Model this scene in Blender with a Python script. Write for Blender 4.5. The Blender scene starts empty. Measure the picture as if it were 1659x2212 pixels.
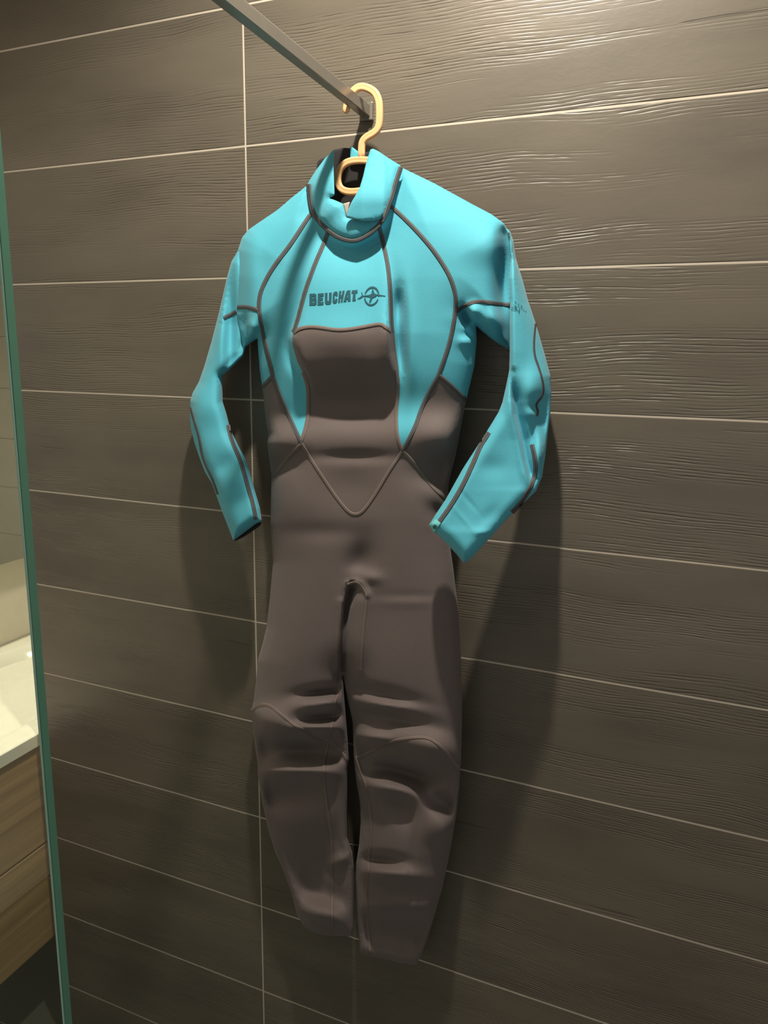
import bpy, bmesh, math
import numpy as np
from mathutils import Vector, Matrix
from mathutils.geometry import delaunay_2d_cdt

SC = bpy.context.scene
COL = SC.collection

# ------------------------------------------------------------------ camera
YAW, PITCH, ROLL = 0.381831563, 0.207606876, 0.0174192561
DIST, FPX, CAM_Z = 1.0766, 1551.724, 1.70
IW, IH = 1659.0, 2212.0
_cy, _sy, _cp, _sp = math.cos(YAW), math.sin(YAW), math.cos(PITCH), math.sin(PITCH)
FW = np.array([-_sy * _cp, _cy * _cp, -_sp])
_ri = np.array([_cy, _sy, 0.0])
_up = np.cross(_ri, FW)
RI = _ri * math.cos(ROLL) + _up * math.sin(ROLL)
UP = -_ri * math.sin(ROLL) + _up * math.cos(ROLL)
EYE = np.array([0.0, -DIST, CAM_Z])
cam_data = bpy.data.cameras.new('camera')
cam_data.sensor_fit = 'VERTICAL'
cam_data.sensor_height = 36.0
cam_data.lens = FPX / IH * 36.0
cam_data.clip_start = 0.02
cam = bpy.data.objects.new('camera', cam_data)
COL.objects.link(cam)
cam.matrix_world = Matrix(((RI[0], UP[0], -FW[0], EYE[0]), (RI[1], UP[1], -FW[1], EYE[1]),
                           (RI[2], UP[2], -FW[2], EYE[2]), (0, 0, 0, 1)))
SC.camera = cam

# ------------------------------------------------------------------ world, lights, exposure
world = bpy.data.worlds.new('world')
SC.world = world
world.use_nodes = True
world.node_tree.nodes['Background'].inputs[0].default_value = (1.0, 0.96, 0.92, 1)
world.node_tree.nodes['Background'].inputs[1].default_value = 0.38
SC.view_settings.view_transform = 'Standard'
SC.view_settings.look = 'None'
SC.view_settings.exposure = 0.0
SC.view_settings.gamma = 1.0
SC.view_settings.use_curve_mapping = False


def spot(name, loc, power, size=150, radius=0.02, col=(1.0, 0.90, 0.78), blend=0.6, target=None):
    d = bpy.data.lights.new(name, 'SPOT')
    d.energy = power
    d.spot_size = math.radians(size)
    d.spot_blend = blend
    d.shadow_soft_size = radius
    d.color = col
    o = bpy.data.objects.new(name, d)
    o.location = loc
    if target is not None:
        o.rotation_euler = (Vector(target) - Vector(loc)).to_track_quat('-Z', 'Y').to_euler()
    COL.objects.link(o)
    return o


def area(name, loc, power, size, col, target):
    d = bpy.data.lights.new(name, 'AREA')
    d.energy = power
    d.shape = 'DISK'
    d.size = size
    d.color = col
    o = bpy.data.objects.new(name, d)
    o.location = loc
    o.rotation_euler = (Vector(target) - Vector(loc)).to_track_quat('-Z', 'Y').to_euler()
    COL.objects.link(o)
    return o


spot('shower_downlight', (-0.27, -0.47, 2.68), 82, 150, 0.024)
spot('room_fill', (-0.75, -1.55, 2.68), 8, 150, 0.09)  # added frontal fill from behind the camera, no known fitting there
spot('left_wall_fill', (-1.15, -0.80, 2.68), 4, 150, 0.12, (1.0, 0.95, 0.9))  # soft light added to brighten the left of the tiled wall, not a fitting
spot('basin_downlight', (-1.45, 0.35, 2.68), 125, 150, 0.05)

# ------------------------------------------------------------------ materials


def srgb(r, g, b):
    f = lambda c: (c / 255 / 12.92) if c / 255 <= 0.04045 else ((c / 255 + 0.055) / 1.055) ** 2.4
    return (f(r), f(g), f(b), 1)


class NT:
    def __init__(s, name):
        s.m = bpy.data.materials.new(name)
        s.m.use_nodes = True
        s.t = s.m.node_tree
        s.b = s.t.nodes['Principled BSDF']

    def n(s, kind, ins=None, **kw):
        nd = s.t.nodes.new(kind)
        for k, v in kw.items():
            setattr(nd, k, v)
        for k, v in (ins or {}).items():
            if isinstance(v, bpy.types.NodeSocket):
                s.t.links.new(v, nd.inputs[k])
            else:
                nd.inputs[k].default_value = v
        return nd

    def math(s, op, a, b=0.0, clamp=False):
        nd = s.n('ShaderNodeMath', {0: a, 1: b}, operation=op)
        nd.use_clamp = clamp
        return nd.outputs[0]

    def mix(s, fac, a, b):
        nd = s.n('ShaderNodeMix', data_type='RGBA')
        for k, v in ((0, fac), (6, a), (7, b)):
            if isinstance(v, bpy.types.NodeSocket):
                s.t.links.new(v, nd.inputs[k])
            else:
                nd.inputs[k].default_value = v
        return nd.outputs[2]

    def ramp(s, f, stops):
        nd = s.n('ShaderNodeValToRGB', {0: f})
        e = nd.color_ramp.elements
        while len(e) < len(stops):
            e.new(0.5)
        for el, (p, c) in zip(e, stops):
            el.position = p
            el.color = c if len(c) == 4 else (*c, 1)
        return nd.outputs[0]

    def set(s, **kw):
        for k, v in kw.items():
            k = k.replace('_', ' ')
            if isinstance(v, bpy.types.NodeSocket):
                s.t.links.new(v, s.b.inputs[k])
            else:
                s.b.inputs[k].default_value = v
        return s.m

    def bump(s, h, strength, dist):
        nd = s.n('ShaderNodeBump', {'Height': h, 'Strength': strength, 'Distance': dist})
        s.t.links.new(nd.outputs[0], s.b.inputs['Normal'])


def plain(name, col, rough=0.5, **kw):
    m = NT(name)
    tc = m.n('ShaderNodeTexCoord')
    nz = m.n('ShaderNodeTexNoise', {'Vector': tc.outputs['Object'], 'Scale': 40.0, 'Detail': 4.0})
    dark = tuple(c * 0.88 for c in col[:3]) + (1,)
    c = m.mix(nz.outputs[0], dark, col)
    return m.set(Base_Color=c, Roughness=rough, **kw)


def mat_tile():
    m = NT('wood_look_tile')
    tc = m.n('ShaderNodeTexCoord')
    oi = m.n('ShaderNodeObjectInfo')
    rnd = oi.outputs['Random']
    off = m.n('ShaderNodeCombineXYZ', {0: m.math('MULTIPLY', rnd, 31.0), 1: 0.0, 2: m.math('MULTIPLY', rnd, 17.0)})
    p = m.n('ShaderNodeVectorMath', {0: tc.outputs['Object'], 1: off.outputs[0]}, operation='ADD').outputs[0]
    # slow bend of the grain
    bend = m.n('ShaderNodeTexNoise', {'Vector': m.n('ShaderNodeMapping', {'Vector': p, 'Scale': (2.2, 1, 3.2)}).outputs[0],
                                      'Scale': 1.5, 'Detail': 1.0})
    sep = m.n('ShaderNodeSeparateXYZ', {0: p})
    zz = m.math('ADD', sep.outputs[2], m.math('MULTIPLY', m.math('SUBTRACT', bend.outputs[0], 0.5), 0.035))

    def streak(sx, sz, y, detail=1.0, rough=0.5):
        v = m.n('ShaderNodeCombineXYZ', {0: m.math('MULTIPLY', sep.outputs[0], sx), 1: y, 2: m.math('MULTIPLY', zz, sz)}).outputs[0]
        return m.n('ShaderNodeTexNoise', {'Vector': v, 'Scale': 1.0, 'Detail': detail, 'Roughness': rough}).outputs[0]

    # narrow brushed grooves about 4 mm apart, broken along their length
    wob = streak(9.0, 60.0, 1.0, 2.0)
    ph = m.math('ADD', m.math('MULTIPLY', zz, 2 * math.pi / 0.0044), m.math('MULTIPLY', wob, 9.0))
    line = m.math('POWER', m.math('ADD', m.math('MULTIPLY', m.math('SINE', ph), 0.5), 0.5), 3.0)
    brk = m.ramp(streak(16.0, 230.0, 5.0, 2.0), [(0.38, (0,) * 3), (0.60, (1,) * 3)])
    zone = streak(1.8, 17.0, 3.0, 2.0)
    zmask = m.ramp(zone, [(0.45, (0,) * 3), (0.58, (1,) * 3)])
    grain = streak(5.0, 240.0, 9.0, 2.5)
    cmask = m.ramp(streak(4.5, 120.0, 7.0, 1.5), [(0.25, (1,) * 3), (0.285, (0,) * 3)])
    peb = m.n('ShaderNodeTexNoise', {'Vector': m.n('ShaderNodeMapping', {'Vector': p, 'Scale': (0.5, 1, 1)}).outputs[0],
                                     'Scale': 130.0, 'Detail': 3.0, 'Roughness': 0.6})
    g = m.math('MULTIPLY', m.math('MULTIPLY', line, brk), m.math('MULTIPLY', zmask, 0.42))
    g = m.math('ADD', g, m.math('MULTIPLY', m.math('MULTIPLY', grain, zmask), 0.22))
    h = m.math('SUBTRACT', m.math('MULTIPLY', peb.outputs[0], 0.11), m.math('ADD', g, m.math('MULTIPLY', cmask, 0.3)))
    m.bump(h, 1.0, 0.0013)
    tone = m.n('ShaderNodeTexNoise', {'Vector': m.n('ShaderNodeMapping', {'Vector': p, 'Scale': (2.5, 1, 9)}).outputs[0],
                                      'Scale': 1.2, 'Detail': 5.0})
    c = m.ramp(tone.outputs[0], [(0.3, srgb(88, 82, 72)[:3]), (0.52, srgb(98, 92, 80)[:3]), (0.75, srgb(106, 99, 86)[:3])])
    c = m.mix(m.math('MULTIPLY', cmask, 0.35), c, srgb(50, 45, 40))
    return m.set(Base_Color=c, Roughness=0.42, Specular_IOR_Level=0.45)


def mat_neoprene(name, col, dark):
    m = NT(name)
    tc = m.n('ShaderNodeTexCoord')
    kn = m.n('ShaderNodeTexNoise', {'Vector': tc.outputs['Object'], 'Scale': 900.0, 'Detail': 2.0})
    bl = m.n('ShaderNodeTexNoise', {'Vector': tc.outputs['Object'], 'Scale': 14.0, 'Detail': 4.0})
    c = m.mix(m.math('ADD', m.math('MULTIPLY', kn.outputs[0], 0.6), m.math('MULTIPLY', bl.outputs[0], 0.4)), dark, col)
    m.bump(kn.outputs[0], 0.35, 0.0006)
    return m.set(Base_Color=c, Roughness=0.72, Specular_IOR_Level=0.3, Sheen_Weight=0.12, Sheen_Roughness=0.5)


def mat_seam(name, base, thread, amount):
    m = NT(name)
    uv = m.n('ShaderNodeUVMap')
    sep = m.n('ShaderNodeSeparateXYZ', {0: uv.outputs[0]})
    # threads cross the tape about every 1.6 mm, two denser rails near its edges
    st = m.math('SINE', m.math('MULTIPLY', sep.outputs[0], 2 * math.pi / 0.0021))
    st = m.math('MULTIPLY', m.math('GREATER_THAN', st, 0.1), 0.7)
    ed = m.math('ABSOLUTE', m.math('SUBTRACT', m.math('ABSOLUTE', sep.outputs[1]), 0.52))
    rail = m.math('LESS_THAN', ed, 0.16)
    mid = m.math('MULTIPLY', m.math('LESS_THAN', m.math('ABSOLUTE', sep.outputs[1]), 0.10), 0.6)
    fac = m.math('MULTIPLY', m.math('ADD', m.math('MULTIPLY', st, m.math('ADD', rail, mid)), m.math('MULTIPLY', rail, 0.25)), amount, True)
    m.bump(m.math('ADD', st, rail), 0.4, 0.0005)
    return m.set(Base_Color=m.mix(fac, base, thread), Roughness=0.8)


def mat_glass():
    m = NT('clear_glass')
    t = m.t
    tr = m.n('ShaderNodeBsdfTransparent', {0: (0.90, 0.97, 0.94, 1)})
    gl = m.n('ShaderNodeBsdfGlossy', {'Color': (1, 1, 1, 1), 'Roughness': 0.0})
    geo = m.n('ShaderNodeNewGeometry')
    ior = m.math('ADD', 1.5, m.math('MULTIPLY', geo.outputs['Backfacing'], 1 / 1.5 - 1.5))
    fr = m.n('ShaderNodeFresnel', {0: ior})
    mx = m.n('ShaderNodeMixShader', {0: fr.outputs[0], 1: tr.outputs[0], 2: gl.outputs[0]})
    t.links.new(mx.outputs[0], t.nodes['Material Output'].inputs[0])
    return m.m


def mat_wood(name, a, b):
    m = NT(name)
    tc = m.n('ShaderNodeTexCoord')
    mp = m.n('ShaderNodeMapping', {'Vector': tc.outputs['Object'], 'Scale': (30, 1.2, 38)})
    nz = m.n('ShaderNodeTexNoise', {'Vector': mp.outputs[0], 'Scale': 1.5, 'Detail': 6.0, 'Distortion': 0.4})
    c = m.ramp(nz.outputs[0], [(0.3, a[:3]), (0.7, b[:3])])
    m.bump(nz.outputs[0], 0.2, 0.001)
    return m.set(Base_Color=c, Roughness=0.5)


M_TILE = mat_tile()
M_GROUT = plain('pale_grout', srgb(192, 182, 165), 0.85)
M_FLOOR = plain('dark_floor_tile', srgb(84, 84, 74), 0.5)
M_PLASTER = plain('warm_plaster', srgb(222, 210, 188), 0.8)
M_BEIGE = plain('beige_wall_tile', srgb(226, 212, 188), 0.45)
M_CYAN = mat_neoprene('turquoise_neoprene', srgb(88, 183, 201), srgb(74, 168, 187))
M_BLACK = mat_neoprene('charcoal_neoprene', srgb(112, 101, 98), srgb(93, 84, 81))
M_LINING = mat_neoprene('black_lining', srgb(40, 38, 38), srgb(28, 27, 27))
M_SEAM = mat_seam('seam_on_turquoise', srgb(58, 62, 66), srgb(160, 150, 142), 0.55)
M_SEAMD = mat_seam('seam_on_charcoal', srgb(98, 87, 82), srgb(158, 142, 132), 0.85)
M_INK = plain('dark_teal_print', srgb(22, 84, 96), 0.6)
M_HANGER = plain('peach_plastic', srgb(240, 191, 137), 0.38, Subsurface_Weight=0.15, Subsurface_Radius=(0.01, 0.005, 0.002))
M_BAR = plain('black_painted_steel', srgb(138, 133, 123), 0.24, Metallic=0.35)
M_GEDGE = plain('green_glass_edge', srgb(92, 140, 118), 0.15)
M_GEDGE2 = plain('pale_green_arris', srgb(160, 200, 182), 0.2)
M_GLASS = mat_glass()
M_WOOD = mat_wood('oak_veneer', srgb(138, 106, 72), srgb(180, 145, 102))
M_CERAMIC = plain('white_ceramic', srgb(238, 228, 208), 0.15)
M_MIRROR = plain('mirror_silver', (0.9, 0.9, 0.88, 1), 0.02, Metallic=1.0)
M_GAP = plain('drawer_shadow_gap', srgb(50, 38, 28), 0.7)
M_LABEL = plain('pale_label', srgb(190, 184, 172), 0.7)
M_TAG = plain('pale_turquoise_label', srgb(120, 214, 218), 0.6)

# ------------------------------------------------------------------ helpers


def link(name, me, mat, parent=None, smooth=False):
    if mat is not None:
        me.materials.append(mat)
    if smooth:
        for f in me.polygons:
            f.use_smooth = True
    o = bpy.data.objects.new(name, me)
    COL.objects.link(o)
    if parent is not None:
        o.parent = parent
    return o


def tag(o, label=None, cat=None, kind=None, group=None):
    if label:
        o['label'] = label
    if cat:
        o['category'] = cat
    if kind:
        o['kind'] = kind
    if group:
        o['group'] = group
    return o


def box_mesh(name, a, b, bevel=0.0, seg=1):
    bm = bmesh.new()
    bmesh.ops.create_cube(bm, size=1)
    for v in bm.verts:
        v.co = Vector([(a[i] + b[i]) / 2 + v.co[i] * (b[i] - a[i]) for i in range(3)])
    if bevel:
        bmesh.ops.bevel(bm, geom=bm.edges[:], offset=bevel, segments=seg, affect='EDGES', profile=0.5)
    me = bpy.data.meshes.new(name)
    bm.to_mesh(me)
    bm.free()
    return me


def box(name, a, b, mat, parent=None, bevel=0.0, seg=1):
    return link(name, box_mesh(name, a, b, bevel, seg), mat, parent)


def empty(name, loc):
    o = bpy.data.objects.new(name, None)
    o.location = loc
    COL.objects.link(o)
    return o


def at(u, v, q):
    """photo pixel -> room point at q metres in front of the tiled wall (arrays welcome)"""
    u, v, q = np.broadcast_arrays(np.asarray(u, float), np.asarray(v, float), np.asarray(q, float))
    d = FW + ((u - IW / 2) / FPX)[..., None] * RI - ((v - IH / 2) / FPX)[..., None] * UP
    return EYE + d * ((DIST - q) / d[..., 1])[..., None]


def resample(pts, step, closed=False):
    p = np.asarray(pts, float)
    if closed:
        p = np.vstack([p, p[:1]])
    s = np.r_[0, np.cumsum(np.hypot(*np.diff(p, axis=0).T))]
    n = max(2, int(round(s[-1] / step)) + 1)
    t = np.linspace(0, s[-1], n)
    o = np.c_[np.interp(t, s, p[:, 0]), np.interp(t, s, p[:, 1])]
    return o[:-1] if closed else o


def smooth_line(pts, step=3.0, closed=False, it=3):
    p = np.asarray(pts, float)
    for _ in range(it):                      # Chaikin corner cutting that keeps the ends
        if closed:
            q = np.roll(p, -1, 0)
            p = np.stack([.75 * p + .25 * q, .25 * p + .75 * q], 1).reshape(-1, 2)
        else:
            a, b = p[:-1], p[1:]
            m = np.stack([.75 * a + .25 * b, .25 * a + .75 * b], 1).reshape(-1, 2)
            p = np.vstack([p[:1], m[1:-1], p[-1:]])
    return resample(p, step, closed)


def seg_dist(P, poly, closed=True):
    P = np.asarray(P, float)
    a = np.asarray(poly, float)
    b = np.roll(a, -1, 0) if closed else a[1:]
    a = a if closed else a[:-1]
    out = np.full(len(P), 1e9)
    for i in range(len(a)):
        d = b[i] - a[i]
        t = np.clip(((P - a[i]) @ d) / max(d @ d, 1e-9), 0, 1)
        out = np.minimum(out, np.hypot(*(P - a[i] - t[:, None] * d).T))
    return out


def inside(P, poly):
    P = np.asarray(P, float)
    a = np.asarray(poly, float)
    b = np.roll(a, -1, 0)
    r = np.zeros(len(P), bool)
    for i in range(len(a)):
        y0, y1 = a[i, 1], b[i, 1]
        if y0 == y1:
            continue
        c = (y0 > P[:, 1]) != (y1 > P[:, 1])
        r ^= c & (P[:, 0] < (b[i, 0] - a[i, 0]) * (P[:, 1] - y0) / (y1 - y0) + a[i, 0])
    return r


def round_prof(t):
    t = np.clip(t, 0, 1)
    return np.sqrt(np.clip(1 - (1 - t) ** 2, 0, 1))


def gauss(P, u, v, su, sv, amp, th=0.0):
    c, s = math.cos(math.radians(th)), math.sin(math.radians(th))
    x, y = P[:, 0] - u, P[:, 1] - v
    a, b = (x * c + y * s) / su, (-x * s + y * c) / sv
    return amp * np.exp(-(a * a + b * b) / 2)


def ridge(P, line, w, amp):
    d = seg_dist(P, line, False)
    return amp * np.exp(-(d / w) ** 2 / 2)


def smoothstep(x, a, b):
    t = np.clip((x - a) / (b - a), 0, 1)
    return t * t * (3 - 2 * t)


def pillow(parent, poly, qedge, qfront, qback, classify, mats, lines=(), step=7.0, back=None, bstep=3.4, fine=()):
    """A closed, filled skin over an outline: front sheet, back sheet, joined at the rim.
    classify(P)->array of part names for front triangles; back -> (name, material)."""
    B = resample(poly, bstep, True) if bstep else np.asarray(poly, float)
    nb = len(B)
    pts = [B]
    edges = [(i, (i + 1) % nb) for i in range(nb)]
    n = nb
    lp = []
    for l in lines:
        l = resample(l, bstep)
        l = l[(seg_dist(l, B) > 3.0) & inside(l, B)]
        if len(l) < 2:
            continue
        pts.append(l)
        lp.append(l)
        for i in range(len(l) - 1):
            if np.hypot(*(l[i + 1] - l[i])) < bstep * 1.6:
                edges.append((n + i, n + i + 1))
        n += len(l)
    # rings just inside the rim so that it is round
    nx = np.roll(B, -1, 0) - np.roll(B, 1, 0)
    nx = np.c_[-nx[:, 1], nx[:, 0]] / np.maximum(np.hypot(*nx.T), 1e-9)[:, None]
    if not inside(B + nx * 0.5, B).mean() > 0.5:
        nx = -nx
    for off in (0.6, 1.6, 3.2, 5.2):
        r = B + nx * off
        ok = inside(r, B) & (seg_dist(r, B) > off * 0.85)
        for l in lp:
            ok &= seg_dist(r, l, False) > 1.5
        pts.append(r[ok])
    x0, y0 = B.min(0)
    x1, y1 = B.max(0)
    gx, gy = np.meshgrid(np.arange(x0, x1, step), np.arange(y0, y1, step * 0.87))
    gx = gx + (np.arange(gx.shape[0]) % 2)[:, None] * step / 2
    G = np.c_[gx.ravel(), gy.ravel()]
    G = G[inside(G, B)]
    G = G[seg_dist(G, B) > 5.2 + step * 0.5]
    for l in lp:
        G = G[seg_dist(G, l, False) > step * 0.5]
    for l, w in fine:                        # closer points around sharp folds
        nrm = np.gradient(np.asarray(resample(l, 2.6), float), axis=0)
        c = resample(l, 2.6)
        nrm = np.c_[-nrm[:, 1], nrm[:, 0]] / np.hypot(*nrm.T)[:, None]
        G = G[seg_dist(G, l, False) > w + 2.0]
        for o in np.arange(-w, w + 0.1, 2.3):
            r = c + nrm * o
            ok = inside(r, B) & (seg_dist(r, B) > 6.0)
            for l2 in lp:
                ok &= seg_dist(r, l2, False) > 1.2
            if len(G):
                pts.append(r[ok])
    pts.append(G)
    allp = np.vstack(pts)
    out = delaunay_2d_cdt([Vector(p) for p in allp], edges, [], 0, 0.05)
    V = np.array([tuple(v) for v in out[0]])
    T = np.array([list(f) for f in out[2] if len(f) == 3])
    cen = V[T].mean(1)
    T = T[inside(cen, B)]
    d = seg_dist(V, B)
    rim = d < 0.08
    qe = qedge(V)
    qf = np.where(rim, qe, np.maximum(qfront(V, d), qe * 0 + 0.006))
    qb = np.where(rim, qe, np.minimum(qback(V, d), qf - 0.002))
    F3 = at(V[:, 0], V[:, 1], qf)
    B3 = at(V[:, 0], V[:, 1], qb)
    # orient: front faces look to -y
    a, b, c = V[T[:, 0]], V[T[:, 1]], V[T[:, 2]]
    fl = (b[:, 0] - a[:, 0]) * (c[:, 1] - a[:, 1]) - (b[:, 1] - a[:, 1]) * (c[:, 0] - a[:, 0]) > 0
    T[fl] = T[fl][:, ::-1]
    idx = np.arange(len(V))
    bidx = np.where(rim, idx, idx + len(V))
    AV = np.vstack([F3, B3])
    TF, TB = T, bidx[T][:, ::-1]
    AT = np.vstack([TF, TB])
    fn = np.cross(AV[AT[:, 1]] - AV[AT[:, 0]], AV[AT[:, 2]] - AV[AT[:, 0]])
    vn = np.zeros_like(AV)
    for k in range(3):
        np.add.at(vn, AT[:, k], fn)
    vn /= np.maximum(np.linalg.norm(vn, axis=1), 1e-12)[:, None]
    names = classify(V[TF].mean(1))
    groups = {}
    for nm in sorted(set(names)):
        groups[nm] = TF[names == nm]
    if back is None:
        k0 = sorted(set(names))
        kk = names
        for nm in k0:
            groups[nm] = np.vstack([groups[nm], TB[kk == nm]])
    else:
        groups[back] = np.vstack([groups[back], TB]) if back in groups else TB
    res = {}
    for nm, tri in groups.items():
        used = np.unique(tri)
        remap = -np.ones(len(AV), int)
        remap[used] = np.arange(len(used))
        me = bpy.data.meshes.new(nm)
        me.from_pydata(AV[used].tolist(), [], remap[tri].tolist())
        o = link(nm.split('#')[0], me, mats[nm], parent, True)
        me.normals_split_custom_set_from_vertices([tuple(x) for x in vn[used]])
        res[nm] = o
    return res


def ribbon(name, line, qfun, width, mat, parent, lift=0.0011, step=3.0, smooth=True, taper=False):
    """a raised tape that lies on a skin along a line"""
    L = smooth_line(line, step) if smooth else resample(line, step)
    t = np.gradient(L, axis=0)
    t /= np.maximum(np.hypot(*t.T), 1e-9)[:, None]
    nn = np.c_[-t[:, 1], t[:, 0]]
    offs = np.array([-1.0, -0.8, -0.3, 0.3, 0.8, 1.0])
    lif = np.array([-0.0006, 0.75, 1.0, 1.0, 0.75, -0.0006])
    rows = []
    w = np.full(len(L), width / 2.0)
    base = qfun(L)
    for o, l in zip(offs, lif):
        p = L + nn * (w * o)[:, None]
        q = qfun(p)
        q = np.where(np.abs(q - base) > 0.012, base, q)
        rows.append(at(p[:, 0], p[:, 1], q + 0.0004 + (lift * l if l > 0 else l)))
    R = np.stack(rows, 1)
    n, k = R.shape[:2]
    s = np.r_[0, np.cumsum(np.linalg.norm(np.diff(R[:, 2], axis=0), axis=1))]
    faces = []
    for i in range(n - 1):
        for j in range(k - 1):
            a = i * k + j
            faces.append((a, a + 1, a + k + 1, a + k))
    me = bpy.data.meshes.new(name)
    me.from_pydata(R.reshape(-1, 3).tolist(), [], faces)
    uvl = me.uv_layers.new(name='UVMap')
    for lp in me.loops:
        i, j = divmod(lp.vertex_index, k)
        uvl.data[lp.index].uv = (s[i], offs[j])
    bm = bmesh.new()
    bm.from_mesh(me)
    f0 = bm.faces[:]
    if sum(f.normal.y for f in f0) > 0:
        bmesh.ops.reverse_faces(bm, faces=f0)
    bm.to_mesh(me)
    bm.free()
    return link(name, me, mat, parent, True)


def sweep(name, path, mat, parent, ru, rn, nseg=12, nrm=(0, -1, 0), groove=0.0, caps=True, closed=False):
    """oval bar along a path; nrm = the flat side's direction, with an optional groove in it"""
    P = [Vector(p) for p in path]
    n = len(P)
    N = Vector(nrm).normalized()
    rings = []
    for i in range(n):
        a = P[(i - 1) % n] if closed or i > 0 else P[i]
        b = P[(i + 1) % n] if closed or i < n - 1 else P[i]
        t = (b - a).normalized()
        s = t.cross(N).normalized()
        m = s.cross(t).normalized()
        k = 1.0
        if caps and not closed:
            e = min(i, n - 1 - i)
            k = (0.45, 0.8, 0.95)[e] if e < 3 else 1.0
        ring = []
        for j in range(nseg):
            an = 2 * math.pi * j / nseg
            cx, sx = math.cos(an), math.sin(an)
            g = 1.0
            dn = sx * rn
            if groove and sx > 0:
                dn -= groove * math.exp(-(cx / 0.36) ** 2)
            ring.append(P[i] + s * (cx * ru * k) + m * (dn * (k if k < 1 else 1)))
        rings.append(ring)
    verts = [v for r in rings for v in r]
    faces = []
    for i in range(n if closed else n - 1):
        for j in range(nseg):
            a, b = i * nseg + j, i * nseg + (j + 1) % nseg
            c, d = ((i + 1) % n) * nseg + (j + 1) % nseg, ((i + 1) % n) * nseg + j
            faces.append((a, b, c, d))
    if not closed:
        faces.append(tuple(range(nseg))[::-1])
        faces.append(tuple((n - 1) * nseg + j for j in range(nseg)))
    me = bpy.data.meshes.new(name)
    me.from_pydata([tuple(v) for v in verts], [], faces)
    bm = bmesh.new()
    bm.from_mesh(me)
    bmesh.ops.recalc_face_normals(bm, faces=bm.faces)
    bm.to_mesh(me)
    bm.free()
    return link(name, me, mat, parent, True)


# ------------------------------------------------------------------ the room
WALL_END = -1.243
JOINT_X = -0.684
PITCH_Z = 0.2025
LINE1 = CAM_Z + 0.5374
wall = box('wall_back', (WALL_END, 0.0006, 0), (1.9, 0.11, 2.7), M_GROUT)
tag(wall, kind='structure')
wall_pieces = {}


def tile(x0, x1, z0, z1):
    key = (round(x1 - x0, 4), round(z1 - z0, 4))
    if key not in wall_pieces:
        me = box_mesh('tile', (-key[0] / 2, 0, -key[1] / 2), (key[0] / 2, 0.012, key[1] / 2), 0.0008, 2)
        me.materials.append(M_TILE)
        wall_pieces[key] = me
    o = bpy.data.objects.new('tile', wall_pieces[key])
    o.location = ((x0 + x1) / 2, 0, (z0 + z1) / 2)
    o.parent = wall
    COL.objects.link(o)


G = 0.0014
for r in range(-3, 12):
    zt = min(LINE1 - PITCH_Z * r - G, 2.7)
    zb = max(LINE1 - PITCH_Z * (r + 1) + G, 0.0)
    if zt - zb < 0.02:
        continue
    for x0, x1 in ((WALL_END, JOINT_X - G), (JOINT_X + G, JOINT_X + 1.2 - G), (JOINT_X + 1.2 + G, 1.9)):
        tile(x0, x1, zb, zt)

floor = tag(box('floor', (-1.9, -3.0, -0.05), (1.9, 2.2, 0.0), M_GROUT), kind='structure')
n = 0
for i, x in enumerate(np.arange(-1.9, 1.9, 0.6)):
    for j, y in enumerate(np.arange(-3.0, 2.2, 0.6)):
        box('tile', (x + 0.0015, y + 0.0015, -0.01), (min(x + 0.5985, 1.9), min(y + 0.5985, 2.2), 0.0008), M_FLOOR, floor, 0.0006)
tag(box('ceiling', (-1.9, -3.0, 2.7), (1.9, 2.2, 2.76), M_PLASTER), kind='structure')
tag(box('wall_left', (-1.9, -3.0, 0), (-1.8, 2.2, 2.7), M_PLASTER), kind='structure')
far = tag(box('wall_far', (-1.8, 2.1, 0), (1.9, 2.2, 2.7), M_GROUT), kind='structure')
for z in np.arange(0, 2.65, 0.3):
    for x in np.arange(-1.8, 1.8, 0.6):
        box('tile', (x + 0.0015, 2.092, z + 0.0015), (min(x + 0.5985, 1.9), 2.11, min(z + 0.2985, 2.7)), M_BEIGE, far, 0.0008)

# ------------------------------------------------------------------ vanity, seen past the end of the tiled wall
van = tag(empty('vanity', (-1.55, 0.3, 0.30)),
          'wall-hung oak vanity with two long drawers below the white basin, behind the glass', 'vanity')
VY0, VY1 = -0.45, 0.75


def sub(name, a, b, mat, bevel=0.0, parent=van):
    o = box(name, a, b, mat, parent, bevel)
    if parent is van:
        o.matrix_parent_inverse = Matrix.Translation(-Vector(van.location))
    return o


sub('cabinet_body', (-1.798, VY0 + 0.002, 0.302), (-1.322, VY1 - 0.002, 0.755), M_GAP)
sub('drawer', (-1.322, VY0, 0.30), (-1.30, VY1, 0.557), M_WOOD, 0.0015)
sub('drawer', (-1.322, VY0, 0.563), (-1.30, VY1, 0.815), M_WOOD, 0.0015)


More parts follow.
